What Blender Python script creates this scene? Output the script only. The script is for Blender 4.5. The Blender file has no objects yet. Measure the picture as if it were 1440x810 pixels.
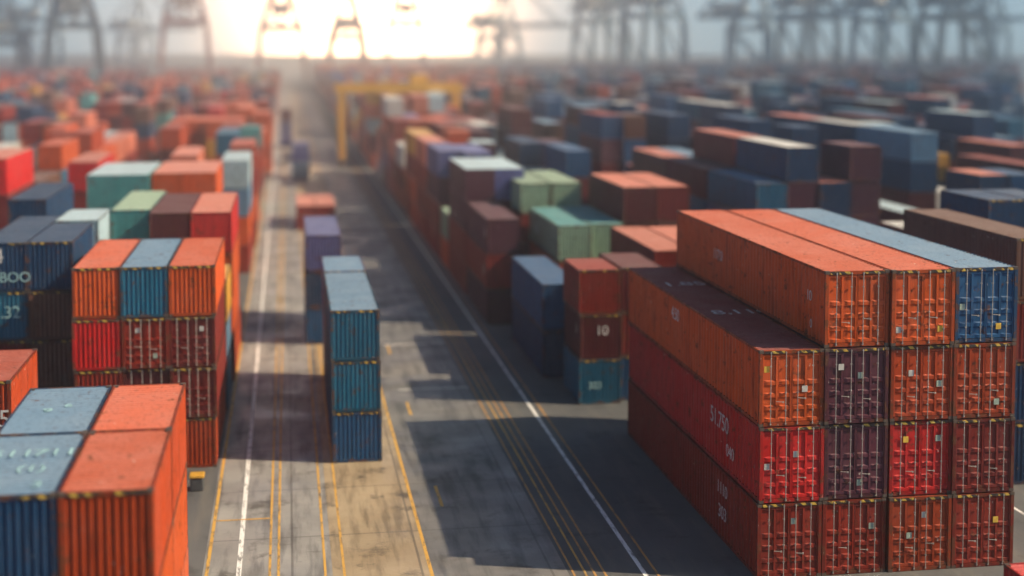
import bpy, bmesh, math, random
from mathutils import Vector, Matrix
from mathutils.bvhtree import BVHTree
R = math.radians
rnd = random.Random(11)
S = bpy.context.scene
COL = S.collection

# ------------------------------------------------------------------ camera
CAM_Z = 20.3
YAW, PITCH = 9.03, 4.0
LENS, SHIFT_Y = 49.75, -0.136
cd = bpy.data.cameras.new('camera'); cam = bpy.data.objects.new('camera', cd); COL.objects.link(cam)
cam.location = (0, 0, CAM_Z); cam.rotation_euler = (R(90 - PITCH), 0, R(-YAW))
cd.sensor_width = 36; cd.lens = LENS; cd.shift_y = SHIFT_Y
cd.clip_start = .5; cd.clip_end = 20000
cd.dof.use_dof = True; cd.dof.focus_distance = 54; cd.dof.aperture_fstop = .105
S.camera = cam

# ------------------------------------------------------------------ sun, sky, exposure
SUN_EL, SUN_AZ = 39, 107          # azimuth clockwise from +Y (down the lane): almost square from the right
sd = bpy.data.lights.new('sun', 'SUN'); so = bpy.data.objects.new('sun', sd); COL.objects.link(so)
sd.energy = 5; sd.angle = R(.5); sd.color = (1, .80, .56)
sv = Vector((math.sin(R(SUN_AZ)) * math.cos(R(SUN_EL)), math.cos(R(SUN_AZ)) * math.cos(R(SUN_EL)), math.sin(R(SUN_EL))))
so.rotation_euler = sv.to_track_quat('Z', 'Y').to_euler(); so.location = (200, -60, 200)
W = bpy.data.worlds.new('World'); S.world = W; W.use_nodes = True
nt = W.node_tree; nt.nodes.clear()
def wn(t, **k):
    n = nt.nodes.new(t)
    for a, b in k.items(): setattr(n, a, b)
    return n
sky = wn('ShaderNodeTexSky', sky_type='NISHITA', sun_disc=False, sun_elevation=R(SUN_EL), sun_rotation=R(SUN_AZ), air_density=.75, dust_density=.5, ozone_density=4)
bg = wn('ShaderNodeBackground'); bg.inputs[1].default_value = .05
# thin bright cloud low over the far end of the lane, where the light breaks through (part of the sky, fixed in the world)
gd = Vector((math.sin(R(3.3)), math.cos(R(3.3)), math.sin(R(2.4)))).normalized()
geo = wn('ShaderNodeTexCoord')
dot = wn('ShaderNodeVectorMath', operation='DOT_PRODUCT'); dot.inputs[1].default_value = gd
nrm = wn('ShaderNodeVectorMath', operation='NORMALIZE')
nt.links.new(geo.outputs['Generated'], nrm.inputs[0]); nt.links.new(nrm.outputs[0], dot.inputs[0])
acs = wn('ShaderNodeMath', operation='ARCCOSINE'); nt.links.new(dot.outputs['Value'], acs.inputs[0])
ramp = wn('ShaderNodeMapRange', interpolation_type='SMOOTHERSTEP'); ramp.inputs[1].default_value = R(17); ramp.inputs[2].default_value = 0
nt.links.new(acs.outputs[0], ramp.inputs[0])
bg2 = wn('ShaderNodeBackground'); bg2.inputs[0].default_value = (1, .57, .31, 1)
mul = wn('ShaderNodeMath', operation='MULTIPLY'); mul.inputs[1].default_value = .5
core = wn('ShaderNodeMapRange', interpolation_type='SMOOTHERSTEP'); core.inputs[1].default_value = R(10.5); core.inputs[2].default_value = 0
nt.links.new(acs.outputs[0], core.inputs[0])
gs = wn('ShaderNodeMath', operation='ADD'); nt.links.new(ramp.outputs[0], mul.inputs[0]); nt.links.new(mul.outputs[0], gs.inputs[0]); cpw = wn('ShaderNodeMath', operation='POWER'); cpw.inputs[1].default_value = 2.4; nt.links.new(core.outputs[0], cpw.inputs[0])
cml = wn('ShaderNodeMath', operation='MULTIPLY'); cml.inputs[1].default_value = 12; nt.links.new(cpw.outputs[0], cml.inputs[0]); nt.links.new(cml.outputs[0], gs.inputs[1])
nt.links.new(gs.outputs[0], bg2.inputs[1])
# even veil of thin overcast
noi = wn('ShaderNodeTexNoise'); noi.inputs['Scale'].default_value = 3.2; noi.inputs['Detail'].default_value = 5
mp = wn('ShaderNodeMapping'); mp.inputs['Scale'].default_value = (1, 1, 5)
nt.links.new(nrm.outputs[0], mp.inputs[0]); nt.links.new(mp.outputs[0], noi.inputs[0])
vr = wn('ShaderNodeMapRange'); vr.inputs[1].default_value = .3; vr.inputs[2].default_value = .7; vr.inputs[3].default_value = .012; vr.inputs[4].default_value = .04
nt.links.new(noi.outputs[0], vr.inputs[0])
bg3 = wn('ShaderNodeBackground'); bg3.inputs[0].default_value = (.55, .85, 1, 1); 
sp = wn('ShaderNodeSeparateXYZ'); nt.links.new(nrm.outputs[0], sp.inputs[0])   # paler towards the horizon
hv = wn('ShaderNodeMapRange', interpolation_type='SMOOTHERSTEP'); hv.inputs[1].default_value = math.sin(R(13)); hv.inputs[2].default_value = math.sin(R(-2)); hv.inputs[4].default_value = .33
nt.links.new(sp.outputs[2], hv.inputs[0])
va = wn('ShaderNodeMath', operation='ADD'); nt.links.new(vr.outputs[0], va.inputs[0]); nt.links.new(hv.outputs[0], va.inputs[1]); nt.links.new(va.outputs[0], bg3.inputs[1])
a1 = wn('ShaderNodeAddShader'); a2 = wn('ShaderNodeAddShader'); out = wn('ShaderNodeOutputWorld')
nt.links.new(sky.outputs[0], bg.inputs[0])
nt.links.new(bg.outputs[0], a1.inputs[0]); nt.links.new(bg2.outputs[0], a1.inputs[1])
nt.links.new(a1.outputs[0], a2.inputs[0]); nt.links.new(bg3.outputs[0], a2.inputs[1]); nt.links.new(a2.outputs[0], out.inputs[0])
vs = S.view_settings; vs.view_transform = 'Standard'; vs.look = 'None'; vs.exposure = .74; vs.gamma = 1; vs.use_curve_mapping = False
S.cycles.use_denoising = True
S.cycles.volume_bounces = 1; S.cycles.max_bounces = 6

# ------------------------------------------------------------------ materials
def new_mat(name):
    m = bpy.data.materials.new(name); m.use_nodes = True
    t = m.node_tree; t.nodes.clear()
    b = t.nodes.new('ShaderNodeBsdfPrincipled'); o = t.nodes.new('ShaderNodeOutputMaterial'); t.links.new(b.outputs[0], o.inputs[0])
    return m, t, b
def noise(t, vec, scale, detail=4, rough=.55):
    n = t.nodes.new('ShaderNodeTexNoise'); n.inputs['Scale'].default_value = scale; n.inputs['Detail'].default_value = detail; n.inputs['Roughness'].default_value = rough
    t.links.new(vec, n.inputs['Vector']); return n.outputs[0]
def mrange(t, v, a, b, c=0., d=1.):
    n = t.nodes.new('ShaderNodeMapRange'); t.links.new(v, n.inputs[0])
    for i, x in enumerate((a, b, c, d)): n.inputs[i + 1].default_value = x
    return n.outputs[0]
def mixc(t, fac, A, B):
    n = t.nodes.new('ShaderNodeMix'); n.data_type = 'RGBA'
    if isinstance(fac, (int, float)): n.inputs[0].default_value = fac
    else: t.links.new(fac, n.inputs[0])
    for s, x in ((6, A), (7, B)):
        if isinstance(x, tuple): n.inputs[s].default_value = x + (1,)
        else: t.links.new(x, n.inputs[s])
    return n.outputs[2]
def mathn(t, op, a, b):
    n = t.nodes.new('ShaderNodeMath'); n.operation = op
    for i, x in enumerate((a, b)):
        if isinstance(x, (int, float)): n.inputs[i].default_value = x
        else: t.links.new(x, n.inputs[i])
    return n.outputs[0]
def scaled(t, vec, s):
    n = t.nodes.new('ShaderNodeMapping'); n.inputs['Scale'].default_value = s; t.links.new(vec, n.inputs[0]); return n.outputs[0]

def paint(name, c, fade=.28, rust=.575, rough=.5, dirt=.75):
    """weathered container paint: chalky fading, dirt runs, rust blooms, chips"""
    m, t, b = new_mat(name)
    pos = t.nodes.new('ShaderNodeNewGeometry').outputs['Position']
    oi = t.nodes.new('ShaderNodeObjectInfo').outputs['Random']
    lum = sum(c) / 3
    pale = tuple(min(.75, x * .85 + lum * .2 + .045) for x in c)
    dark = tuple(x * .32 for x in c)
    hs = t.nodes.new('ShaderNodeHueSaturation'); hs.inputs['Color'].default_value = c + (1,)
    t.links.new(mrange(t, oi, 0, 1, .82, 1.14), hs.inputs['Value'])
    col = mixc(t, mathn(t, 'MULTIPLY', mrange(t, noise(t, pos, .55, 5), .38, .7), fade), hs.outputs[0], pale)
    runs = mrange(t, noise(t, scaled(t, pos, (5, 5, .45)), 1.3, 5, .65), .50, .72)
    col = mixc(t, mathn(t, 'MULTIPLY', runs, dirt), col, dark)
    blot = mrange(t, noise(t, pos, 2.1, 7, .7), rust, rust + .07)
    col = mixc(t, mathn(t, 'MULTIPLY', blot, .8), col, (.105, .042, .02))
    chip = mrange(t, noise(t, scaled(t, pos, (1, 1, .5)), 7.5, 3, .6), .70, .73)
    col = mixc(t, mathn(t, 'MULTIPLY', chip, .6), col, (.55, .5, .44))
    t.links.new(col, b.inputs['Base Color']); b.inputs['Specular IOR Level'].default_value = .22
    t.links.new(mathn(t, 'ADD', mrange(t, noise(t, pos, 3.1, 4), .3, .7, rough - .12, rough + .12), mathn(t, 'MULTIPLY', blot, .3)), b.inputs['Roughness'])
    bu = t.nodes.new('ShaderNodeBump'); bu.inputs['Strength'].default_value = .25; bu.inputs['Distance'].default_value = .02
    t.links.new(noise(t, pos, 1.6, 3), bu.inputs['Height']); t.links.new(bu.outputs[0], b.inputs['Normal'])
    return m
def plain(name, c, rough=.6, metal=0., var=.25):
    m, t, b = new_mat(name)
    pos = t.nodes.new('ShaderNodeNewGeometry').outputs['Position']
    f = mrange(t, noise(t, pos, 2.3, 5), .3, .7)
    t.links.new(mixc(t, f, tuple(x * (1 - var) for x in c), tuple(min(.9, x * (1 + var)) for x in c)), b.inputs['Base Color'])
    b.inputs['Roughness'].default_value = rough; b.inputs['Metallic'].default_value = metal
    return m

PAL = {  # container paint colours
 'orange': (.52, .078, .010), 'rust orange': (.36, .045, .008), 'rust red': (.24, .020, .008), 'bright red': (.50, .014, .012),
 'dark red': (.17, .016, .012), 'maroon': (.105, .016, .018), 'plum': (.095, .024, .040), 'brown': (.14, .062, .04),
 'navy blue': (.009, .045, .115), 'dark blue': (.010, .075, .19), 'deep teal': (.010, .115, .205), 'steel blue': (.10, .205, .32),
 'pale blue': (.34, .47, .53), 'teal': (.07, .29, .30), 'sage green': (.25, .36, .25), 'yellow': (.58, .30, .045),
 'purple': (.10, .115, .29), 'off white': (.52, .52, .50), 'coral': (.52, .15, .09)}
PAINT = {k: paint('paint ' + k, v) for k, v in PAL.items()}
def roof_c(c): # sun bleached roof paint
    l = sum(c) / 3
    return tuple(min(.7, x * .90 + l * .10 + .045) for x in c)
ROOF = {k: paint('roof paint ' + k, roof_c(v), fade=.6, rust=.60, rough=.62, dirt=.5) for k, v in PAL.items()}
FRAME = {k: paint('frame paint ' + k, tuple(x * .62 for x in v), fade=.15, rust=.50, rough=.55, dirt=.6) for k, v in PAL.items()}
M_STEEL = plain('galvanised rod', (.40, .37, .34), .45, .4)
M_CAST = plain('casting steel', (.09, .065, .05), .6, .2)
M_GASK = plain('black gasket', (.012, .012, .014), .8)
M_WHITE = plain('white marking', (.56, .54, .53), .6)
M_CYAN = plain('pale blue marking', (.30, .50, .52), .6)
M_YEL = plain('yellow placard', (.62, .40, .05), .55)
M_PALE = plain('old white placard', (.46, .45, .42), .6)
M_GRNP = plain('grey green placard', (.32, .40, .33), .55)
m, t, b = new_mat('yellow black height marking')
pos = t.nodes.new('ShaderNodeNewGeometry').outputs['Position']
wv = t.nodes.new('ShaderNodeTexWave'); wv.bands_direction = 'DIAGONAL'; wv.inputs['Scale'].default_value = 1.6; wv.inputs['Distortion'].default_value = 1.2; t.links.new(pos, wv.inputs[0])
f = mathn(t, 'MULTIPLY', mrange(t, wv.outputs[1], .45, .55), mrange(t, noise(t, pos, 3.5, 5), .42, .55))
t.links.new(mixc(t, f, (.03, .02, .016), (.55, .36, .05)), b.inputs['Base Color']); b.inputs['Roughness'].default_value = .6
M_HAZ = m

# ------------------------------------------------------------------ mesh helpers
class MB:
    def __init__(s): s.v = []; s.f = []; s.mi = []
    def box(s, x0, x1, y0, y1, z0, z1, mi=0):
        n = len(s.v)
        s.v += [(x0, y0, z0), (x1, y0, z0), (x1, y1, z0), (x0, y1, z0), (x0, y0, z1), (x1, y0, z1), (x1, y1, z1), (x0, y1, z1)]
        s.f += [(n, n+3, n+2, n+1), (n+4, n+5, n+6, n+7), (n, n+1, n+5, n+4), (n+1, n+2, n+6, n+5), (n+2, n+3, n+7, n+6), (n+3, n, n+4, n+7)]
        s.mi += [mi] * 6
    def bar(s, p, q, w, h=None):
        p, q = Vector(p), Vector(q); h = h or w
        d = (q - p).normalized()
        a = d.cross(Vector((0, 0, 1)))
        if a.length < 1e-3: a = Vector((1, 0, 0))
        a.normalize(); c = d.cross(a).normalized()
        n = len(s.v)
        for e in (p, q):
            for sx, sz in ((-1, -1), (1, -1), (1, 1), (-1, 1)): s.v.append(tuple(e + a * w / 2 * sx + c * h / 2 * sz))
        s.f += [(n, n+1, n+2, n+3), (n+7, n+6, n+5, n+4)] + [(n+i, n+4+i, n+4+(i+1) % 4, n+(i+1) % 4) for i in range(4)]
        s.mi += [0] * 6
    def cyl(s, p, q, r, k=8, r2=None):
        p, q = Vector(p), Vector(q); d = (q - p).normalized()
        a = d.cross(Vector((0, 0, 1)))
        if a.length < 1e-3: a = Vector((1, 0, 0))
        a.normalize(); c = d.cross(a).normalized(); n = len(s.v); r2 = r if r2 is None else r2
        for e, rr in ((p, r), (q, r2)):
            for i in range(k):
                g = 2 * math.pi * i / k; s.v.append(tuple(e + (a * math.cos(g) + c * math.sin(g)) * rr))
        s.f += [(n+i, n+k+i, n+k+(i+1) % k, n+(i+1) % k) for i in range(k)] + [tuple(range(n, n+k)), tuple(range(n+2*k-1, n+k-1, -1))]
        s.mi += [0] * (k + 2)
    def sheet(s, pts, ext):      # polyline of points extruded by vector ext
        n = len(s.v); e = Vector(ext); k = len(pts)
        s.v += [tuple(p) for p in pts] + [tuple(Vector(p) + e) for p in pts]
        s.f += [(n+i, n+i+1, n+k+i+1, n+k+i) for i in range(k - 1)]; s.mi += [0] * (k - 1)
    def mesh(s, name, mats=(None,)):
        me = bpy.data.meshes.new(name); me.from_pydata(s.v, [], s.f)
        for m_ in mats: me.materials.append(m_)
        if len(mats) > 1: me.polygons.foreach_set('material_index', s.mi)
        b = bmesh.new(); b.from_mesh(me); bmesh.ops.recalc_face_normals(b, faces=b.faces); b.to_mesh(me); b.free()
        return me
def link(name, me, parent=None, mat=None, loc=(0, 0, 0)):
    o = bpy.data.objects.new(name, me); COL.objects.link(o)
    if parent: o.parent = parent
    o.location = loc
    if mat is not None:
        o.material_slots[0].link = 'OBJECT'; o.material_slots[0].material = mat
    return o
def tag(o, label=None, cat=None, group=None, kind=None):
    if label: o['label'] = label
    if cat: o['category'] = cat
    if group: o['group'] = group
    if kind: o['kind'] = kind
    return o
def empty(name, loc):
    o = bpy.data.objects.new(name, None); COL.objects.link(o); o.location = loc; o.empty_display_size = .5; return o

def corr(length, pitch, depth):   # trapezoid rib profile: list of (s, inward offset), starts and ends on the outer flat
    n = max(2, round(length / pitch)); p = length / n; r = []
    for i in range(n):
        a = i * p
        r += [(a, 0), (a + p * .30, 0), (a + p * .46, depth), (a + p * .84, depth)]
    r[-1] = (length - p * .16, depth); r.append((length, 0)); return r

# ------------------------------------------------------------------ container part meshes (shared by size)
CACHE = {}
PST, RL, SILL = .13, .11, .16
def parts_for(L, Wd, H, door):
    k = (round(L, 2), round(Wd, 2), round(H, 2), door)
    if k in CACHE: return CACHE[k]
    w, l = Wd / 2, L; P = {}
    f = MB()
    for sx in (-1, 1):
        x0, x1 = sorted((sx * w, sx * (w - PST)))
        for y0 in (0, l - PST): f.box(x0, x1, y0, y0 + PST, .12, H - .12)
        x0, x1 = sorted((sx * w, sx * (w - .07)))
        f.box(x0, x1, PST + .05, l - PST - .05, H - RL, H - .012); f.box(x0, x1, PST + .05, l - PST - .05, .03, SILL)
    for y0, y1 in ((0.004, PST), (l - PST, l - .004)):
        f.box(-w + PST + .05, w - PST - .05, y0, y1, H - .14, H - .01); f.box(-w + PST + .05, w - PST - .05, y0, y1, .02, SILL)
    P['frame'] = f.mesh('frame')
    c = []
    for sx in (-1, 1):
        for y0 in (0, l):
            for z0 in (0, H - .118):
                b_ = MB(); x0, x1 = sorted((sx * (w + .006), sx * (w - .17))); q = (-.006, .18) if y0 == 0 else (l - .18, l + .006)
                b_.box(x0, x1, q[0], q[1], z0, z0 + .118); c.append(b_.mesh('corner_casting'))
    P['cast'] = c
    P['side'] = []
    for sx in (-1, 1):
        s_ = MB(); s_.sheet([(sx * (w - .006 - o_), PST + a, SILL - .02) for a, o_ in corr(l - 2 * PST, .40 if l > 15 else .30, .075 if l > 15 else .055)], (0, 0, H - RL - SILL + .04))
        P['side'].append(s_.mesh('side_wall'))
    s_ = MB(); s_.sheet([(-w + .07, PST + a, H - .018 - o_) for a, o_ in corr(l - 2 * PST, .31, .075)], (Wd - .14, 0, 0)); P['roof'] = s_.mesh('roof')
    s_ = MB(); s_.sheet([(-w + PST + a, l - .02 - o_, SILL - .02) for a, o_ in corr(Wd - 2 * PST, .25, .05)], (0, 0, H - .12 - SILL + .02)); P['back'] = s_.mesh('end_wall')
    s_ = MB(); s_.sheet([(-w + PST + a, .018 + o_, SILL - .02) for a, o_ in corr(Wd - 2 * PST, .225, .065)], (0, 0, H - .12 - SILL + .02)); P['front'] = s_.mesh('end_wall')
    s_ = MB(); y = .10; s_.box(-w + PST, w - PST, y, y + .02, SILL - .02, H - .13); P['gasket'] = s_.mesh('gasket', (M_GASK,))
    # door leaf: wide flat panel on top, pressed horizontal ribs below, raised edges
    lw = (Wd - 2 * PST) / 2 - .018; z0, z1 = SILL + .02, H - .165; hh = z1 - z0
    d = MB(); pr = []
    marks = [0, .045, .06, .155, .175, .225, .245, .345, .365, .415, .435, .53, .55, .60, .62, .70, .72, .955, .97, 1]
    offs =  [0, 0, .045, .045, 0, 0, .045, .045, 0, 0, .045, .045, 0, 0, .045, .045, .045, .045, 0, 0]
    offs = [.0, .0, .05, .05, .012, .012, .05, .05, .012, .012, .05, .05, .012, .012, .05, .05, .05, .05, 0, 0]
    pts = [(.045, .035 + o_, z0 + mm * hh) for mm, o_ in zip(marks, offs)]
    d.sheet(pts, (lw - .09, 0, 0))
    d.box(0, .045, .032, .095, z0, z1); d.box(lw - .045, lw, .032, .095, z0, z1)
    d.box(lw * .46, lw * .54, .036, .09, z0 + .01, z1 - .01)
    P['leaf'] = d.mesh('door'); P['lw'] = lw
    r = MB(); r.cyl((0, 0, .06), (0, 0, H - .05), .019, 8)
    for zz in (.10, .62, 1.30, H - .62, H - .10): r.box(-.032, .032, -.008, .055, zz - .025, zz + .025)
    P['rod'] = r.mesh('locking_rod', (M_STEEL,))
    h = MB(); h.bar((0, 0, 1.10), (.30, 0, 1.07), .026, .022); h.box(.27, .33, -.008, .04, 1.03, 1.09); P['handle'] = h.mesh('door_handle', (M_STEEL,))
    q = MB(); q.box(0, .22, -.004, .004, 0, .24); P['placard'] = q.mesh('placard')
    P['mark'] = []
    for sx in (-1, 1):
        q = MB(); x0, x1 = sorted((sx * (w - .2), sx * (w - 1.0))); q.box(x0, x1, -.004, .002, H - .125, H - .02); P['mark'].append(q.mesh('height_marking', (M_HAZ,)))
    # one-mesh versions
    s_ = MB(); s_.sheet([(-w + .006 + o_, a, 0.03) for a, o_ in corr(l, .285, .05)], (0, 0, H - .04)); s_.sheet([(w - .006 - o_, a, .03) for a, o_ in corr(l, .285, .05)], (0, 0, H - .04))
    s_.sheet([(-w + a, o_, .03) for a, o_ in corr(Wd, .24, .05)], (0, 0, H - .04)); s_.sheet([(-w + a, l - o_, .03) for a, o_ in corr(Wd, .24, .05)], (0, 0, H - .04))
    P['wall'] = s_.mesh('wall')
    s_ = MB(); s_.box(-w, w, 0, l, H - .04, H - .004); P['lid'] = s_.mesh('roof')
    CACHE[k] = P; return P

def lettering(parent, text, face, Wd, L, H, u, v, size, mat=None):  # characters mostly of the floating chart overlay, set as paint on containers
    """painted characters. face L/R/F/T; u along the face from the near/left end, v up (or back, on a roof), metres"""
    cu = bpy.data.curves.new('lettering', 'FONT'); cu.body = text; cu.size = size; cu.extrude = .002; cu.space_character = .93; cu.resolution_u = 3
    tmp = bpy.data.objects.new('tmp', cu); COL.objects.link(tmp)
    me = bpy.data.meshes.new_from_object(tmp.evaluated_get(bpy.context.evaluated_depsgraph_get())); bpy.data.objects.remove(tmp)
    me.materials.clear(); me.materials.append(mat or M_WHITE)
    o = bpy.data.objects.new('lettering', me); COL.objects.link(o); o.parent = parent
    if face == 'L': o.location = (-Wd / 2 - .004, u, v); o.rotation_euler = (R(90), 0, R(-90))
    if face == 'R': o.location = (Wd / 2 + .004, u, v); o.rotation_euler = (R(90), 0, R(90))
    if face == 'F': o.location = (-Wd / 2 + u, -.006, v); o.rotation_euler = (R(90), 0, 0)
    if face == 'T': o.location = (-Wd / 2 + u, v, H + .002)
    return o

# ------------------------------------------------------------------ ground, lanes
m, t, b = new_mat('yard asphalt')
pos = t.nodes.new('ShaderNodeNewGeometry').outputs['Position']
c = mixc(t, mrange(t, noise(t, pos, .12, 6, .6), .3, .7), (.060, .066, .072), (.12, .122, .122))
c = mixc(t, mathn(t, 'MULTIPLY', mrange(t, noise(t, scaled(t, pos, (1, .12, 1)), 1.1, 5, .6), .48, .66), .45), c, (.17, .155, .13))
c = mixc(t, mathn(t, 'MULTIPLY', mrange(t, noise(t, pos, .55, 7, .65), .56, .68), .6), c, (.022, .021, .021))
t.links.new(c, b.inputs['Base Color']); b.inputs['Roughness'].default_value = .78
bu = t.nodes.new('ShaderNodeBump'); bu.inputs['Strength'].default_value = .3; bu.inputs['Distance'].default_value = .03; t.links.new(noise(t, pos, 9, 4), bu.inputs['Height']); t.links.new(bu.outputs[0], b.inputs['Normal'])
M_ASPH = m
def concrete(name, A, B, stain):
    m, t, b = new_mat(name)
    pos = t.nodes.new('ShaderNodeNewGeometry').outputs['Position']
    c = mixc(t, mrange(t, noise(t, pos, .22, 6, .6), .32, .68), A, B)
    c = mixc(t, mathn(t, 'MULTIPLY', mrange(t, noise(t, scaled(t, pos, (1, .10, 1)), 1.6, 5, .6), .48, .64), .7), c, tuple(x * .45 for x in A))
    c = mixc(t, mathn(t, 'MULTIPLY', mrange(t, noise(t, pos, .50, 7, .7), .55, .66), stain), c, (.045, .038, .03))
    bk = t.nodes.new('ShaderNodeTexBrick'); bk.offset = 0; bk.inputs['Scale'].default_value = 1; bk.inputs['Brick Width'].default_value = 5; bk.inputs['Row Height'].default_value = 6.5; bk.inputs['Mortar Size'].default_value = .05
    t.links.new(pos, bk.inputs[0])
    c = mixc(t, mathn(t, 'MULTIPLY', bk.outputs['Fac'], .55), c, (.05, .045, .04))
    t.links.new(c, b.inputs['Base Color']); t.links.new(mrange(t, noise(t, pos, .3, 5), .35, .65, .32, .75), b.inputs['Roughness'])
    bu = t.nodes.new('ShaderNodeBump'); bu.inputs['Strength'].default_value = .3; bu.inputs['Distance'].default_value = .02; t.links.new(noise(t, pos, 7, 5), bu.inputs['Height']); t.links.new(bu.outputs[0], b.inputs['Normal'])
    return m
M_CONC = concrete('lane concrete', (.20, .20, .195), (.34, .332, .312), .7)
M_LANE = concrete('road concrete', (.115, .118, .12), (.225, .215, .20), .7)
M_BEIGE = concrete('apron concrete', (.27, .205, .125), (.42, .335, .22), .75)
def flat(name, x0, x1, y0, y1, z, mat, kind='structure', skew=0.):
    s_ = MB(); s_.v = [(x0, y0, z), (x1, y0, z), (x1 + skew, y1, z), (x0 + skew, y1, z)]; s_.f = [(0, 1, 2, 3)]; s_.mi = [0]
    return tag(link(name, s_.mesh(name, (mat,))), kind=kind)
flat('ground', -3000, 3000, -60, 6000, 0, M_ASPH)
flat('lane', -3.45, 1.55, 20, 700, .004, M_CONC)
flat('lane', 5.35, 10.6, 20, 700, .006, M_LANE)
flat('apron', 1.55, 5.35, 20, 700, .008, M_BEIGE)
def linepaint(name, c):
    m, t, b = new_mat(name); pos = t.nodes.new('ShaderNodeNewGeometry').outputs['Position']
    worn = mrange(t, noise(t, scaled(t, pos, (3, .6, 1)), 1.7, 6, .7), .50, .64)
    t.links.new(mixc(t, mathn(t, 'MULTIPLY', worn, .85), c, (.09, .085, .08)), b.inputs['Base Color']); b.inputs['Roughness'].default_value = .7; return m
M_LW = linepaint('white line paint', (.78, .78, .76)); M_LY = linepaint('yellow line paint', (.58, .33, .06)); M_LO = linepaint('amber line paint', (.48, .25, .06))
z = .012
flat('lane_line', -2.12, -1.92, 30, 600, z, M_LW, skew=-.9)
for x in (-.92, -.58): flat('lane_line', x, x + .10, 25, 600, z, M_LY)
flat('lane_line', -3.36, -3.22, 25, 600, z, M_LY)
for x in (1.22, 1.95): flat('lane_line', x, x + .10, 25, 600, z, M_LY)
flat('lane_line', 5.28, 5.42, 20, 600, z, M_LY)
for i in range(12): flat('lane_line', 6.55, 6.70, 61.5 + i * 16, 64.5 + i * 16, z, M_LY)
for x in (10.75, 11.2, 11.55, 11.95): flat('lane_line', x, x + .09, 25, 600, z, M_LO if x != 11.2 else M_LY)
flat('lane_line', 13.42, 13.60, 25, 600, z, M_LW)
flat('lane_line', 13.95, 14.05, 25, 600, z, M_LO)
flat('stop_line', -3.2, -.95, 61.0, 61.14, .016, M_LY)
flat('lane_line', 31.6, 31.75, 25, 300, z, M_LW)
flat('lane_line', 6.4, 10.6, 96.4, 96.6, .016, M_LW); flat('lane_line', 6.4, 10.6, 83.4, 83.55, .016, M_LW)

# ------------------------------------------------------------------ the yard: list every container first
ALL = []
LV = {1: ['only level'], 2: ['bottom', 'top'], 3: ['bottom', 'middle level', 'top'], 4: ['bottom', 'second level', 'third level', 'top'], 5: ['bottom', 'second level', 'third level', 'fourth level', 'top']}
def stack(x0, y0, L, Wd, H, cols, where, doors=(), group='stacked shipping containers', detail=2, roofs=None, jit=.05, writing=None):
    n = len(cols)
    for i, c in enumerate(cols):
        lv = LV[n][i] if n <= 5 else 'level %d' % i
        d = i in doors
        kind = 'door end container' if d else 'container'
        pre = '' if n == 1 else (lv + ' of ' if lv in ('top', 'bottom') else lv + ' in ')
        ALL.append(dict(x=x0 + rnd.uniform(-jit, jit), y=y0 + rnd.uniform(-jit, jit) * 1.5, z=i * (H + .028), L=L, W=Wd, H=H, c=c, roof=(roofs or {}).get(i, c), door=d,
                        label='%s %s, %s%s' % (c, kind, pre, where), group=group, detail=detail, text=(writing or {}).get(i, ())))

# -- large block at the right front (high cubes, door ends to the camera)
G = 'containers of the big front right block'
RW, RH, RP, RY, RLn = 2.57, 2.945, 2.635, 50.9, 20.9
bx = lambda k: 17.62 + k * RP
stack(bx(0), RY, RLn, RW, RH, ['rust red', 'bright red', 'orange'], 'leftmost column of front right block', (0, 1, 2), G,
      roofs={2: 'rust red'}, writing={2: [('4.50', 'L', 12.5, 1.9, .8), ('8,110', 'T', .5, 7.5, 1.3), ('1.8510', 'T', .3, 15.0, 1.4)], 1: [('51.750', 'L', 6.4, 1.6, 1.0), ('040', 'L', 4.2, .7, .75)], 0: [('1110', 'L', 5.2, 1.9, .75), ('303', 'L', 5.0, .9, .8)]})
stack(bx(1), RY, RLn, RW, RH, ['rust red', 'plum', 'plum', 'orange'], 'second column of front right block', (0, 1, 2, 3), G,
      writing={3: [('10', 'L', 2.0, 1.55, .6), ('0', 'L', 1.6, .5, .5), ('117.0', 'L', 14.4, 1.4, .7)]})
stack(bx(2), RY, RLn, RW, RH, ['rust orange', 'bright red', 'rust orange', 'orange'], 'third column of front right block', (0, 1, 2, 3), G, roofs={3: 'orange'})
stack(bx(3), RY, RLn, RW, RH, ['rust red', 'dark red', 'rust orange', 'dark blue'], 'rightmost column of front right block', (0, 1, 2, 3), G, roofs={3: 'steel blue'})
# -- right edge and behind the block
stack(33.2, 60.4, 12.19, 2.44, 2.88, ['navy blue', 'navy blue', 'rust red', 'brown'], 'stack at the right picture edge')
stack(39.2, 74.6, 6.06, 2.44, 2.93, ['maroon', 'navy blue', 'dark red', 'navy blue'], 'inner stack near right edge behind block')
stack(41.7, 74.6, 6.06, 2.44, 2.93, ['maroon', 'navy blue', 'dark red', 'navy blue'], 'outer stack near right edge behind block')
stack(39.6, 81.5, 9.12, 2.44, 2.87, ['maroon', 'navy blue', 'dark red'], 'low pale roofed stack behind the block', roofs={2: 'off white'})
stack(59.2, 125, 12.19, 2.5, 2.6, ['maroon', 'dark red', 'navy blue', 'yellow'], 'stack beside long maroon stack at upper right')
stack(62.0, 104, 20.5, 2.5, 2.6, ['maroon', 'maroon', 'plum', 'maroon'], 'long maroon stack at upper right', roofs={3: 'rust red'})
stack(60.2, 96, 6.06, 2.5, 2.6, ['navy blue', 'maroon', 'navy blue'], 'stack in front of long maroon stack')
# -- low right front corner
stack(24.3, 38.4, 6.06, 2.44, 2.6, ['bright red'], 'alone at the lower right corner')
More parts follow.
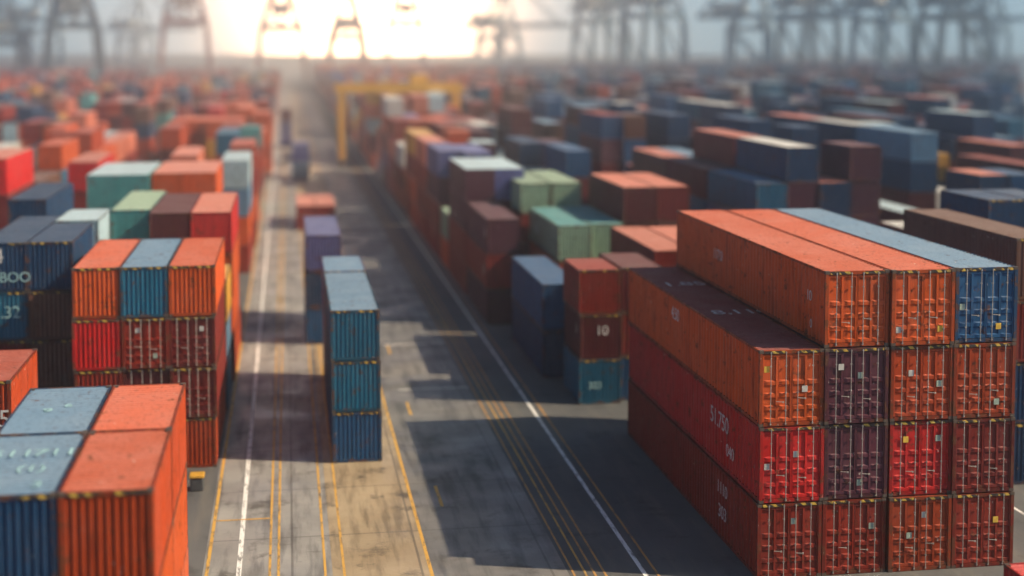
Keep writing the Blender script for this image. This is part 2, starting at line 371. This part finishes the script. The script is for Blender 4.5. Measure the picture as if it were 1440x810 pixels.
# -- stacks just behind the front right block
stack(16.35, 78.3, 4.6, 2.44, 2.57, ['deep teal', 'maroon', 'rust red'], 'short rust stack behind the front block', (),
      writing={2: [], 1: [('10', 'F', .9, 1.4, .8, 0), ('3', 'L', 1.2, 1.4, .7, 0)], 0: [('303', 'F', .5, .9, .6, 1), ]})
stack(18.95, 78.9, 6.06, 2.44, 2.57, ['dark blue', 'dark red', 'maroon'], 'dark stack right of short rust stack', (), writing={1: []})
stack(18.9, 98.0, 12.0, 2.44, 2.60, ['navy blue', 'orange', 'sage green'], 'green topped stack beside the road', (),
      roofs={2: 'teal'}, writing={2: [('665', 'L', 9.6, .9, 1.2, 1)], 1: [('80', 'L', 6.5, .9, 1.1, 0)]})
stack(21.4, 98.6, 12.0, 2.44, 2.60, ['dark blue', 'teal', 'sage green'], 'second green stack beside the road', (), roofs={2: 'teal'}, writing={2: []})
stack(22.4, 84.6, 12.19, 2.44, 2.6, ['dark red', 'maroon', 'rust red'], 'pink roofed stack behind the front block', roofs={2: 'coral'}, writing={2: [('4.51', 'L', 4.5, 1.2, .8, 0)]})
stack(24.9, 84.6, 12.19, 2.44, 2.6, ['dark red', 'navy blue', 'rust red'], 'second pink roofed stack behind the block', roofs={2: 'coral'})
stack(24.0, 99.5, 12.0, 2.44, 2.57, ['dark red', 'maroon', 'brown', 'maroon'], 'tall maroon stack with pink roof', roofs={3: 'coral'}, writing={3: []})
stack(26.5, 99.5, 12.0, 2.44, 2.57, ['dark red', 'maroon', 'brown', 'dark red'], 'second tall maroon stack with pink roof', roofs={3: 'coral'}, writing={3: []})
stack(18.3, 110.6, 12.0, 2.44, 2.40, ['brown', 'dark red', 'rust red', 'sage green'], 'pale green stack behind green topped stack', roofs={3: 'sage green'})
stack(20.8, 110.6, 12.0, 2.44, 2.40, ['brown', 'dark red', 'rust red', 'sage green'], 'second pale green stack behind the green stack', roofs={3: 'sage green'})
stack(15.5, 85.2, 12.19, 2.44, 2.9, ['navy blue', 'dark blue'], 'low navy stack between road and green stack')
# -- row on the right side of the road
RG = 'row of stacks along the right of the road'
stack(14.45, 102.4, 12.19, 2.44, 2.60, ['plum', 'rust red', 'plum'], 'first stack in the road row', group=RG, writing={2: [('8', 'L', 1.5, 1.2, 1., 0)], 1: [('8', 'L', 2.0, .9, 1.1, 0)], 0: []})
stack(14.45, 115.3, 12.19, 2.44, 2.60, ['rust red', 'rust red', 'plum', 'plum'], 'second stack in the road row', group=RG, roofs={3: 'pale blue'})
stack(16.92, 115.3, 12.19, 2.44, 2.60, ['rust red', 'rust red', 'plum', 'purple'], 'stack right of the second road row stack', group=RG, roofs={3: 'pale blue'})
stack(14.45, 128.6, 6.06, 2.44, 2.60, ['orange', 'sage green'], 'low third stack in the road row', group=RG)
stack(14.45, 136.5, 12.19, 2.44, 2.60, ['rust red', 'rust red', 'plum', 'purple'], 'fourth stack in the road row', group=RG, roofs={3: 'purple'})
stack(16.92, 134.0, 12.19, 2.44, 2.60, ['rust red', 'rust orange', 'plum', 'purple'], 'stack right of fourth road row stack', group=RG, roofs={3: 'purple'})
stack(14.45, 150.0, 12.19, 2.44, 2.60, ['rust orange', 'rust red', 'rust red', 'coral'], 'fifth stack in the road row', group=RG)
stack(14.45, 163.5, 12.19, 2.44, 2.60, ['rust orange', 'orange', 'rust red', 'yellow'], 'sixth stack in the road row', group=RG)
stack(14.45, 180.0, 12.19, 2.44, 2.60, ['rust orange', 'rust red', 'off white'], 'seventh stack in the road row', group=RG)
# -- stacks standing in the middle of the lanes
MG = 'blue stacks standing in the lane'
stack(2.0, 68.9, 12.19, 2.40, 2.51, ['dark blue', 'deep teal', 'deep teal'], 'nearest blue stack in the lane', group=MG, roofs={2: 'steel blue'})
stack(2.0, 81.4, 6.06, 2.40, 2.51, ['navy blue', 'dark blue', 'purple'], 'short stack behind nearest blue lane stack', group=MG, roofs={2: 'steel blue'})
stack(1.15, 97.5, 11.4, 2.42, 2.51, ['dark blue', 'navy blue', 'purple'], 'purple roofed stack in the lane', group=MG, roofs={2: 'purple'})
stack(.95, 160.5, 12.19, 2.1, 2.75, ['rust red'], 'left one of a low pair across the lane', group=MG, roofs={0: 'coral'})
stack(3.1, 160.5, 12.19, 2.1, 2.75, ['rust red'], 'right one of a low pair across the lane', group=MG, roofs={0: 'coral'})
stack(.75, 224, 6.06, 2.6, 2.75, ['steel blue', 'purple'], 'distant purple stack in the lane', group=MG)
stack(-1.5, 300, 6.06, 2.5, 2.6, ['purple', 'purple', 'plum'], 'farthest purple stack in the lane', group=MG)
# -- left block, left centre
G = 'containers of the left centre block'
LW, LH, LY, LL = 2.20, 2.46, 69.2, 10.4
stack(-10.22, LY, LL, LW, LH, ['brown', 'rust red', 'bright red', 'orange'], 'left column of left centre block', (), G, writing={3: [], 2: []})
stack(-7.98, LY, LL, LW, LH, ['rust red', 'maroon', 'rust red', 'deep teal'], 'middle column of left centre block', (1, 2), G, roofs={3: 'steel blue'})
stack(-5.74, LY, LL, LW, LH, ['rust orange', 'dark red', 'dark red', 'orange'], 'right column of left centre block', (1, 2), G, roofs={3: 'orange'})
stack(-5.70, 80.2, 6.06, LW, LH, ['deep teal', 'steel blue', 'yellow'], 'short stack behind left centre block')
stack(-5.85, 87.0, 12.19, 2.44, 2.6, ['rust orange', 'orange', 'orange', 'bright red'], 'red topped stack behind left centre block', roofs={3: 'coral'})
stack(-8.32, 87.0, 12.19, 2.44, 2.6, ['brown', 'maroon', 'rust red', 'maroon'], 'maroon stack behind left centre block', roofs={3: 'maroon'})
stack(-10.8, 89.0, 12.19, 2.44, 2.6, ['brown', 'teal', 'teal', 'teal'], 'teal stack behind left centre block', roofs={3: 'sage green'})
stack(-13.3, 84.0, 6.06, 2.44, 2.6, ['brown', 'teal', 'pale blue', 'pale blue'], 'pale blue stack behind navy stack')
# -- left edge pair
G = 'containers at the left picture edge'
stack(-13.45, 76.0, 12.19, 2.33, 2.56, ['dark red', 'brown', 'brown', 'navy blue'], 'column just left of left centre block', (), G, roofs={3: 'navy blue'},
      writing={3: [], 2: [], 1: []})
stack(-15.9, 76.0, 12.19, 2.42, 2.56, ['dark red', 'dark red', 'deep teal', 'navy blue'], 'outermost column at left picture edge', (), G, roofs={3: 'navy blue'},
      writing={3: [('4', 'F', .72, 1.5, 1.1, 0), ('BOO', 'F', 1.0, .5, .75, 1)], 2: [('1.32', 'F', .6, 1.2, .9, 1)], 1: [('1071', 'F', .5, .8, .9, 0)]})
stack(-13.2, 57.0, 6.06, 2.4, 2.44, ['rust red', 'rust red', 'rust orange'], 'sliver at left edge behind near blue roof', writing={2: [('5', 'F', 1.9, .6, 1., 0)]})
# -- near stack, left front
G = 'containers of the near left front stack'
FW, FH = 2.42, 2.90
stack(-6.02, 37.6, 6.03, FW, FH, ['orange', 'orange', 'rust orange'], 'near right column of left front stack', (), G, roofs={2: 'orange'}, jit=.005)
stack(-6.02, 43.68, 6.03, FW, FH, ['orange', 'orange', 'rust orange'], 'far right column of left front stack', (), G, roofs={2: 'orange'}, jit=.005)
stack(-8.78, 37.6, 6.03, 2.70, FH, ['navy blue', 'dark blue', 'navy blue'], 'near left column of left front stack', (), G, roofs={2: 'steel blue'}, jit=.005,
      writing={2: [('511', 'T', .25, 3.7, .9, 1), ('711', 'T', 1.45, 3.7, .9, 1), ('(1)', 'T', 1.25, 2.2, .8, 1), ('3', 'T', 1.9, .7, .7, 1)]})
stack(-8.78, 43.68, 6.03, 2.70, FH, ['navy blue', 'dark blue', 'navy blue'], 'far left column of left front stack', (), G, roofs={2: 'steel blue'}, jit=.005,
      writing={2: [('9', 'T', .9, 2.6, .7, 1), ('6', 'T', 1.5, 3.2, .6, 1)]})
stack(-11.6, 37.6, 12.19, FW, 2.6, ['navy blue', 'dark blue'], 'low outermost column of left front stack', (), G, roofs={1: 'navy blue'})
# -- further left
stack(-8.15, 114.5, 12.19, 2.44, 2.62, ['rust red', 'teal', 'orange', 'orange'], 'right orange stack past the teal pair', roofs={3: 'coral'})
stack(-10.62, 114.5, 12.19, 2.44, 2.62, ['rust red', 'teal', 'orange', 'orange'], 'left orange stack past the teal pair', roofs={3: 'coral'})
stack(-13.1, 113.5, 12.19, 2.3, 2.62, ['brown', 'orange', 'teal', 'teal'], 'right one of the teal pair', roofs={3: 'pale blue'})
stack(-15.45, 113.5, 12.19, 2.3, 2.62, ['brown', 'rust red', 'teal', 'teal'], 'left one of the teal pair', roofs={3: 'pale blue'})
stack(-6.0, 130, 12.19, 2.44, 2.55, ['rust red', 'orange', 'steel blue', 'pale blue'], 'pale blue stack by the lane', roofs={3: 'pale blue'})
stack(-24.6, 117, 12.19, 2.5, 2.9, ['brown', 'rust red', 'dark red', 'bright red'], 'large red stack at far left', roofs={3: 'coral'})
stack(-19.0, 128, 12.19, 2.5, 2.6, ['brown', 'teal', 'rust red', 'bright red'], 'red stack left of the teal pair', roofs={3: 'coral'})
stack(-5.35, 236, 12.19, 2.7, 2.45, ['orange', 'rust orange', 'orange', 'orange'], 'tall orange stack beside the distant lane', roofs={3: 'orange'})
for i in range(4):
    stack(-8.6 - i * 2.5, 200 + rnd.uniform(0, 1), 12.19, 2.44, 2.6, ['rust orange', 'orange', 'yellow' if i < 2 else 'orange', 'orange'], '%s stack of the orange row' % ['first', 'second', 'third', 'fourth'][i])

# -- the rest of the yard, row by row
def wchoice(d):
    r = rnd.random() * sum(d.values())
    for k, v in d.items():
        r -= v
        if r <= 0: return k
    return k
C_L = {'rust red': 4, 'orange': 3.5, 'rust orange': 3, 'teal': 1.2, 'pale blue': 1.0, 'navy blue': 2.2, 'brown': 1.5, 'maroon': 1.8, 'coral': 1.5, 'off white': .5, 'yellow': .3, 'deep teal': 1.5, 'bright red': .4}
C_M = {'rust red': 3.5, 'rust orange': 3, 'orange': 2.5, 'coral': 3, 'plum': 1.6, 'purple': 1.0, 'maroon': 1.5, 'off white': .8, 'pale blue': .6, 'yellow': .5}  # far centre rows: orangish boxes, with the warm glow put into their paint
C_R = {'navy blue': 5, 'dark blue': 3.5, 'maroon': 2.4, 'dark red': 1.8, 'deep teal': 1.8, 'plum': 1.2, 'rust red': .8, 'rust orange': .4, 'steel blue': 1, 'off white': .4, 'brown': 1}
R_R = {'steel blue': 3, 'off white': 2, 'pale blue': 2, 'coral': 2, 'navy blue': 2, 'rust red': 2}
ORD = ['first', 'second', 'third', 'fourth', 'fifth', 'sixth', 'seventh', 'eighth', 'ninth', 'tenth', 'eleventh', 'twelfth']
HAND = [(c['x'], c['x'] + c['W'], c['y'], c['y'] + c['L']) for c in ALL]
def hits(x0, x1, y0, y1):
    return any(x0 < b_ + .02 and x1 > a - .02 and y0 < d + .4 and y1 > c - .4 for a, b_, c, d in HAND)
def field(side):
    ri = 0
    for g in range(40):
        for k in range(6):
            xa = (14.45 + g * 19.6 + k * 2.47) if side > 0 else (-5.85 - g * 19.6 - k * 2.47)
            si = 0
            for s_ in range(64):
                y = 96.5 + s_ * 12.75 + (s_ // 5) * 9 + (3.5 * (g % 3))
                if y > 860: break
                px = 403 + xa / (y * .99) * 1990
                if not -60 < px < 1500: continue
                if side > 0 and g == 0 and y < 126 + (k > 1) * 1: continue
                if hits(xa, xa + 2.44, y, y + 12.19): continue
                if rnd.random() < (.05 if side > 0 else .2): continue
                n = rnd.choices([1, 2, 3, 4, 5], [.2, .6, 2.2, 4.2, 1.6] if side > 0 else [1, 2.2, 2.8, 2.4, 0])[0]
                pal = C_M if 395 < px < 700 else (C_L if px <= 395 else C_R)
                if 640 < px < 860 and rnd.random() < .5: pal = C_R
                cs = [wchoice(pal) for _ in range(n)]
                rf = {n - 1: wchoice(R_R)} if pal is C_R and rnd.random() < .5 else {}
                two = rnd.random() < .25
                yy = y + rnd.uniform(-.4, .4)
                where = 'in the yard'
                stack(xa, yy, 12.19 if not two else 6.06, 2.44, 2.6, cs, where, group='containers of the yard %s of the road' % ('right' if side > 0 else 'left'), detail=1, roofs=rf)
                for c_ in ALL[-n:]: c_['field'] = True
                si += 1
            ri += 1
field(1); field(-1)

# ------------------------------------------------------------------ which ones show largest (rays from the camera into plain boxes)
V, F = [], []
for c in ALL:
    n = len(V); x0, x1, y0, y1, z0, z1 = c['x'], c['x'] + c['W'], c['y'], c['y'] + c['L'], c['z'], c['z'] + c['H']
    V += [(x0, y0, z0), (x1, y0, z0), (x1, y1, z0), (x0, y1, z0), (x0, y0, z1), (x1, y0, z1), (x1, y1, z1), (x0, y1, z1)]
    F += [(n, n+1, n+5, n+4), (n+1, n+2, n+6, n+5), (n+3, n, n+4, n+7), (n+4, n+5, n+6, n+7), (n+2, n+3, n+7, n+6), (n, n+3, n+2, n+1)]
bvh = BVHTree.FromPolygons(V, F)
RM = cam.rotation_euler.to_matrix(); HIT = {}; XY = {}
NX, NY = 480, 270
org = Vector((0, 0, CAM_Z))
for j in range(NY):
    for i in range(NX):
        u = ((i + .5) / NX - .5) * 36 / LENS; v = (.5 - (j + .5) / NY) * 36 * 9 / 16 / LENS + SHIFT_Y * 36 / LENS
        h = bvh.ray_cast(org, RM @ Vector((u, v, -1)).normalized())
        if h[2] is not None:
            q = h[2] // 6; HIT[q] = HIT.get(q, 0) + 1; XY.setdefault(q, [0, 0]); XY[q][0] += i; XY[q][1] += j
order = sorted(HIT, key=lambda k: -HIT[k])
KEEP = set(order[:300])
print('containers', len(ALL), 'seen', len(order), 'smallest kept', HIT[order[min(299, len(order) - 1)]])

# labels of the yard's rows: colour and place above something one can find in the picture
ANCH = [(40, 'at the far left edge'), (100, 'above the navy left stack'), (190, 'above the left centre block'), (345, 'left of the distant lane'), (480, 'beside the distant lane'),
        (650, 'under the yellow gantry'), (790, 'above the green topped stack'), (950, 'above the small rust stack'), (1100, 'above the long orange roofs'), (1270, 'above the blue block roof'), (9999, 'at the upper right edge')]
bins = {}
for q in KEEP:
    c = ALL[q]
    if c.get('field'):
        u, v = XY[q][0] / HIT[q] * 3, XY[q][1] / HIT[q] * 3
        an = next(t_ for lim, t_ in ANCH if u < lim); bins.setdefault((an, c['c']), []).append((-v, q))
for (an, cn), l in bins.items():
    l.sort()
    for r_, (_, q) in enumerate(l):
        c = ALL[q]; far = r_ > 11
        if len(l) == 1: c['label'] = 'only %s container in the rows %s' % (cn, an)
        elif far: c['label'] = 'small hazy %s container high in the distant rows %s' % (cn, an)
        elif r_ == 0: c['label'] = '%s container, lowest %s one %s' % (cn, cn, an)
        else: c['label'] = '%s container, %s lowest %s one %s' % (cn, ORD[r_], cn, an)
        c['group'] = 'containers in the distant rows ' + an

def build_container(c):
    P = parts_for(c['L'], c['W'], c['H'], c['door'])
    base = (c['x'] + c['W'] / 2, c['y'], c['z'])
    far = c['y'] > 142
    if far:
        e = link('shipping_container', P['wall'], None, PAINT[c['c']], base)
        link('roof', P['lid'], e, ROOF[c['roof']])
    elif c['y'] > 112:
        e = empty('shipping_container', base)
        link('wall', P['wall'], e, PAINT[c['c']]); link('roof', P['lid'], e, ROOF[c['roof']])
    else:
        e = empty('shipping_container', base)
        link('frame', P['frame'], e, FRAME[c['c']])
        for s_ in P['side']: link('side_wall', s_, e, PAINT[c['c']])
        link('roof', P['roof'], e, ROOF[c['roof']]); link('end_wall', P['back'], e, PAINT[c['c']])
        if c['y'] < 82:
            for s_ in P['cast']: link('corner_casting', s_, e, M_CAST)
            for s_ in P['mark']: link('height_marking', s_, e)
        if not c['door']: link('end_wall', P['front'], e, PAINT[c['c']])
        else:
            link('gasket', P['gasket'], e)
            lw = P['lw']
            for sx in (0, 1):
                x0 = -c['W'] / 2 + PST + .008 if sx == 0 else .010
                d = link('door', P['leaf'], e, PAINT[c['c']], (x0, 0, 0))
                for q in (.27, .80) if sx == 0 else (.20, .73): link('locking_rod', P['rod'], d, None, (lw * q, -.012, 0))
                link('door_handle', P['handle'], d, None, (lw * (.45 if sx == 0 else .2), -.03, rnd.choice((0, -.12))))
                for _ in range(rnd.choice((0, 1, 1))):
                    link('placard', P['placard'], d, rnd.choice((M_GRNP, M_YEL, M_GRNP, M_PALE)), (lw * rnd.choice((.04, .36, .52)), .024, rnd.choice((.5, 1.3, 1.75, 2.1))))
    tag(e, c['label'], 'container', c['group'])
    for tx in c['text']:
        s_, face, u, v, size = tx[:5]
        lettering(e, s_, face, c['W'], c['L'], c['H'], u, v, size, M_CYAN if len(tx) > 5 and tx[5] else M_WHITE)
    return e
for i, c in enumerate(ALL):
    if i in KEEP: build_container(c)
# everything else in the yard: one mass of far containers
mats = []; idx = {}
for k in PAL:
    idx[('w', k)] = len(mats); mats.append(PAINT[k]); idx[('r', k)] = len(mats); mats.append(ROOF[k])
fm = MB()
for i, c in enumerate(ALL):
    if i in KEEP: continue
    x0, x1, y0, y1, z0, z1 = c['x'], c['x'] + c['W'], c['y'], c['y'] + c['L'], c['z'], c['z'] + c['H']
    n = len(fm.v); fm.v += [(x0, y0, z0), (x1, y0, z0), (x1, y1, z0), (x0, y1, z0), (x0, y0, z1), (x1, y0, z1), (x1, y1, z1), (x0, y1, z1)]
    fm.f += [(n, n+1, n+5, n+4), (n+1, n+2, n+6, n+5), (n+2, n+3, n+7, n+6), (n+3, n, n+4, n+7), (n+4, n+5, n+6, n+7)]
    fm.mi += [idx[('w', c['c'])]] * 4 + [idx[('r', c['roof'])]]
tag(link('far_containers', fm.mesh('far_containers', mats)), 'mass of small hazy containers filling the far yard below the cranes', 'containers', None, 'stuff')

# ------------------------------------------------------------------ yellow gantry over the right rows
M_GY = paint('gantry yellow', (.62, .33, .03), .2, .66)
M_GD = plain('dark steel', (.05, .055, .06), .6)
def rtg(x0, x1, y, h):
    e = empty('yard_gantry_crane', ((x0 + x1) / 2, y, 0)); w = (x1 - x0) / 2
    for dy in (0, 8):
        b_ = MB(); b_.bar((-w - 1, dy, h), (w + 1, dy, h), 1.1, 1.5); link('crossbeam', b_.mesh('crossbeam', (M_GY,)), e)
        for sx in (-1, 1):
            b_ = MB(); b_.bar((sx * w, dy, 1.2), (sx * w, dy, h - .7), .9, .9); link('leg', b_.mesh('leg', (M_GY,)), e)
            for q in (-.8, .8):
                b_ = MB(); b_.cyl((sx * w - .35, dy + q, .62), (sx * w + .35, dy + q, .62), .62, 14); link('wheel', b_.mesh('wheel', (M_GD,)), e)
    for sx in (-1, 1):
        b_ = MB(); b_.bar((sx * w, -1.6, 1.35), (sx * w, 9.6, 1.35), .8, .7); b_.bar((sx * w, 0, h - 1.8), (sx * w, 8, h - 1.8), .5, .6); link('side_beam', b_.mesh('side_beam', (M_GY,)), e)
    b_ = MB(); b_.box(2, 5, 1, 7, h + .8, h + 2.2); link('trolley', b_.mesh('trolley', (M_GY,)), e)
    b_ = MB(); b_.box(5.2, 7, 1, 3, h - 3, h - .8); link('cabin', b_.mesh('cabin', (M_GD,)), e)
    return e
tag(rtg(9.4, 29.6, 247, 13.6), 'yellow gantry crane spanning the container rows right of the road', 'gantry crane')

# ------------------------------------------------------------------ quay cranes on the horizon
M_CR = {'blue grey': paint('crane blue grey', (.13, .21, .26), .2, .7), 'red brown': paint('crane red', (.30, .10, .08), .2, .7), 'dark': paint('crane dark', (.05, .075, .09), .15, .7), 'pale': paint('crane pale', (.30, .33, .33), .2, .7)}
M_CW = plain('crane house', (.42, .40, .33), .6)
def quay_crane(x, y, s, colour, label, rot=0, boom_up=False):
    mt = M_CR[colour]; e = empty('quay_crane', (x, y, 0)); e.rotation_euler.z = R(rot)
    gx, gy, hp = 11 * s * rnd.uniform(.85, 1.15), 9 * s, 28 * s * rnd.uniform(.86, 1.16)
    def B(name, p, q, w, h=None):
        m_ = MB(); m_.bar(p, q, 1.35 * w * s, 1.35 * (h or w) * s); link(name, m_.mesh(name, (mt,)), e)
    def HB(name, *bb):
        m_ = MB(); m_.box(*bb); link(name, m_.mesh(name, (M_CW,)), e)
    for sx in (-1, 1):
        for sy in (-1, 1): B('leg', (sx * gx, sy * gy, 1), (sx * gx * .80, sy * gy, hp), 1.6)
        B('side_beam', (sx * gx * .95, -gy, 9 * s), (sx * gx * .95, gy, 9 * s), 1.4); B('side_beam', (sx * gx * .80, -gy, hp), (sx * gx * .80, gy, hp), 1.4)
        B('brace', (sx * gx * .95, -gy, 9 * s), (sx * gx * .82, gy, hp), .8)
    for sy in (-1, 1):
        B('portal_beam', (-gx * .80, sy * gy, hp), (gx * .80, sy * gy, hp), 1.7, 2.2)
        for sx in (-1, 1): B('pylon_leg', (sx * gx * .80, sy * gy, hp), (sx * 1.8 * s, -gy * .4, hp + 27 * s), 1.3)
    for sx in (-1, 1): B('mast', (sx * 1.8 * s, -gy * .4, hp + 27 * s), (sx * 1.0 * s, -gy * .4, hp + 40 * s), 1.0)
    B('cross_tie', (-gx * .5, -gy * .7, hp + 11 * s), (gx * .5, -gy * .7, hp + 11 * s), 1.1); B('cross_tie', (-3.6 * s, -gy * .5, hp + 20 * s), (3.6 * s, -gy * .5, hp + 20 * s), .9)
    B('brace', (-gx * .76, -gy, hp + 1 * s), (gx * .45, -gy * .7, hp + 11 * s), .7); B('brace', (gx * .76, -gy, hp + 1 * s), (-gx * .45, -gy * .7, hp + 11 * s), .7)
    yb = (-gy - 13 * s, hp + 48 * s) if boom_up else (-gy - 36 * s, hp + 7 * s)
    for sx in (-1, 1):
        if boom_up: B('boom', (sx * 2.6 * s, -gy, hp + 6 * s), (sx * 2.6 * s, -gy - 14 * s, hp + 52 * s), 1.3, 1.9)
        else: B('boom', (sx * 2.6 * s, -gy, hp + 6 * s), (sx * 2.6 * s, -gy - 42 * s, hp + 6 * s), 1.3, 1.9)
        B('rear_girder', (sx * 2.6 * s, -gy, hp + 6 * s), (sx * 2.6 * s, gy + 16 * s, hp + 6 * s), 1.3, 1.9)
        B('stay', (sx * 1.2 * s, -gy * .4, hp + 38 * s), (sx * 2.4 * s, yb[0], yb[1]), .45); B('stay', (sx * 1.2 * s, -gy * .4, hp + 38 * s), (sx * 2.4 * s, gy + 15 * s, hp + 7 * s), .45)
    HB('machinery_house', -4.5 * s, 4.5 * s, gy * .2, gy + 9 * s, hp + 7.2 * s, hp + 12.4 * s)
    HB('cabin', -1.5 * s, 1.5 * s, -gy * .8, -gy * .4, hp + .5 * s, hp + 3.8 * s)
    tag(e, label, 'crane', 'quay cranes on the horizon')
def atpx(px, d): return (px - 403) / 1990 * d
for px, d, s, colr, lab, rot, up in (
    (28, 640, .85, 'dark', 'small dark quay crane leftmost on the horizon', 24, False),
    (118, 620, 1.0, 'dark', 'dark quay crane with pale machinery house at far left', 14, True),
    (75, 760, 1.0, 'blue grey', 'faint blue grey crane behind the leftmost cranes', 80, True),
    (266, 640, 1.0, 'red brown', 'reddish brown quay crane left of the lane end', 4, True),
    (200, 900, .9, 'pale', 'pale faint crane between dark and reddish cranes', 60, False),
    (396, 700, 1.05, 'red brown', 'reddish quay crane standing over the end of the lane', 0, True),
    (486, 760, 1.0, 'red brown', 'faint crane in the glow right of the lane end', 5, False),
    (568, 740, 1.0, 'red brown', 'crane half lost in the glow above the yellow gantry', -5, False),
    (700, 760, 1.0, 'blue grey', 'blue grey crane first right of the glow', 40, False),
    (848, 690, 1.1, 'blue grey', 'blue grey crane with raised boom at centre right', 18, True),
    (925, 640, 1.1, 'blue grey', 'tall blue grey crane right of centre with raised boom', 20, True),
    (1070, 620, 1.0, 'blue grey', 'crane with level boom pointing left at right', 62, False),
    (1160, 640, 1.15, 'dark', 'dark crane with raised boom at right', 15, True),
    (1275, 600, 1.05, 'blue grey', 'large blue grey crane third from the right edge', 30, True),
    (1385, 560, 1.15, 'dark', 'large dark crane with crossed bracing near right edge', 3, True),
    (1440, 700, 1.0, 'blue grey', 'blue grey crane cut by the right picture edge', 40, False)):
    quay_crane(atpx(px, d * 1.2), d * 1.2, s * 1.13, colr, lab, rot, up)

# ------------------------------------------------------------------ small things
e = empty('bollard', (-4.3, 65.4, 0))
b_ = MB(); b_.box(-.30, .30, 0, .6, 0, .60); k = link('base', b_.mesh('base', (M_GD,)), e); mo = k.modifiers.new('bevel', 'BEVEL'); mo.width = .06; mo.segments = 2
b_ = MB(); b_.box(-.34, .34, -.04, .64, .60, .76); k = link('cap', b_.mesh('cap', (M_GY,)), e); mo = k.modifiers.new('bevel', 'BEVEL'); mo.width = .05; mo.segments = 2
tag(e, 'small dark block with a yellow cap beside the left stack', 'bollard')

# ------------------------------------------------------------------ air
hz = MB(); hz.box(-900, 900, -40, 1130, -1, 125)
m = bpy.data.materials.new('haze'); m.use_nodes = True; t = m.node_tree; t.nodes.clear()
pv = t.nodes.new('ShaderNodeVolumePrincipled'); pv.inputs['Color'].default_value = (.72, .87, .96, 1); pv.inputs['Density'].default_value = .00105; pv.inputs['Anisotropy'].default_value = .87
o = t.nodes.new('ShaderNodeOutputMaterial'); t.links.new(pv.outputs[0], o.inputs['Volume'])
tag(link('haze', hz.mesh('haze', (m,))), 'pale haze over the whole yard', 'haze', None, 'stuff')
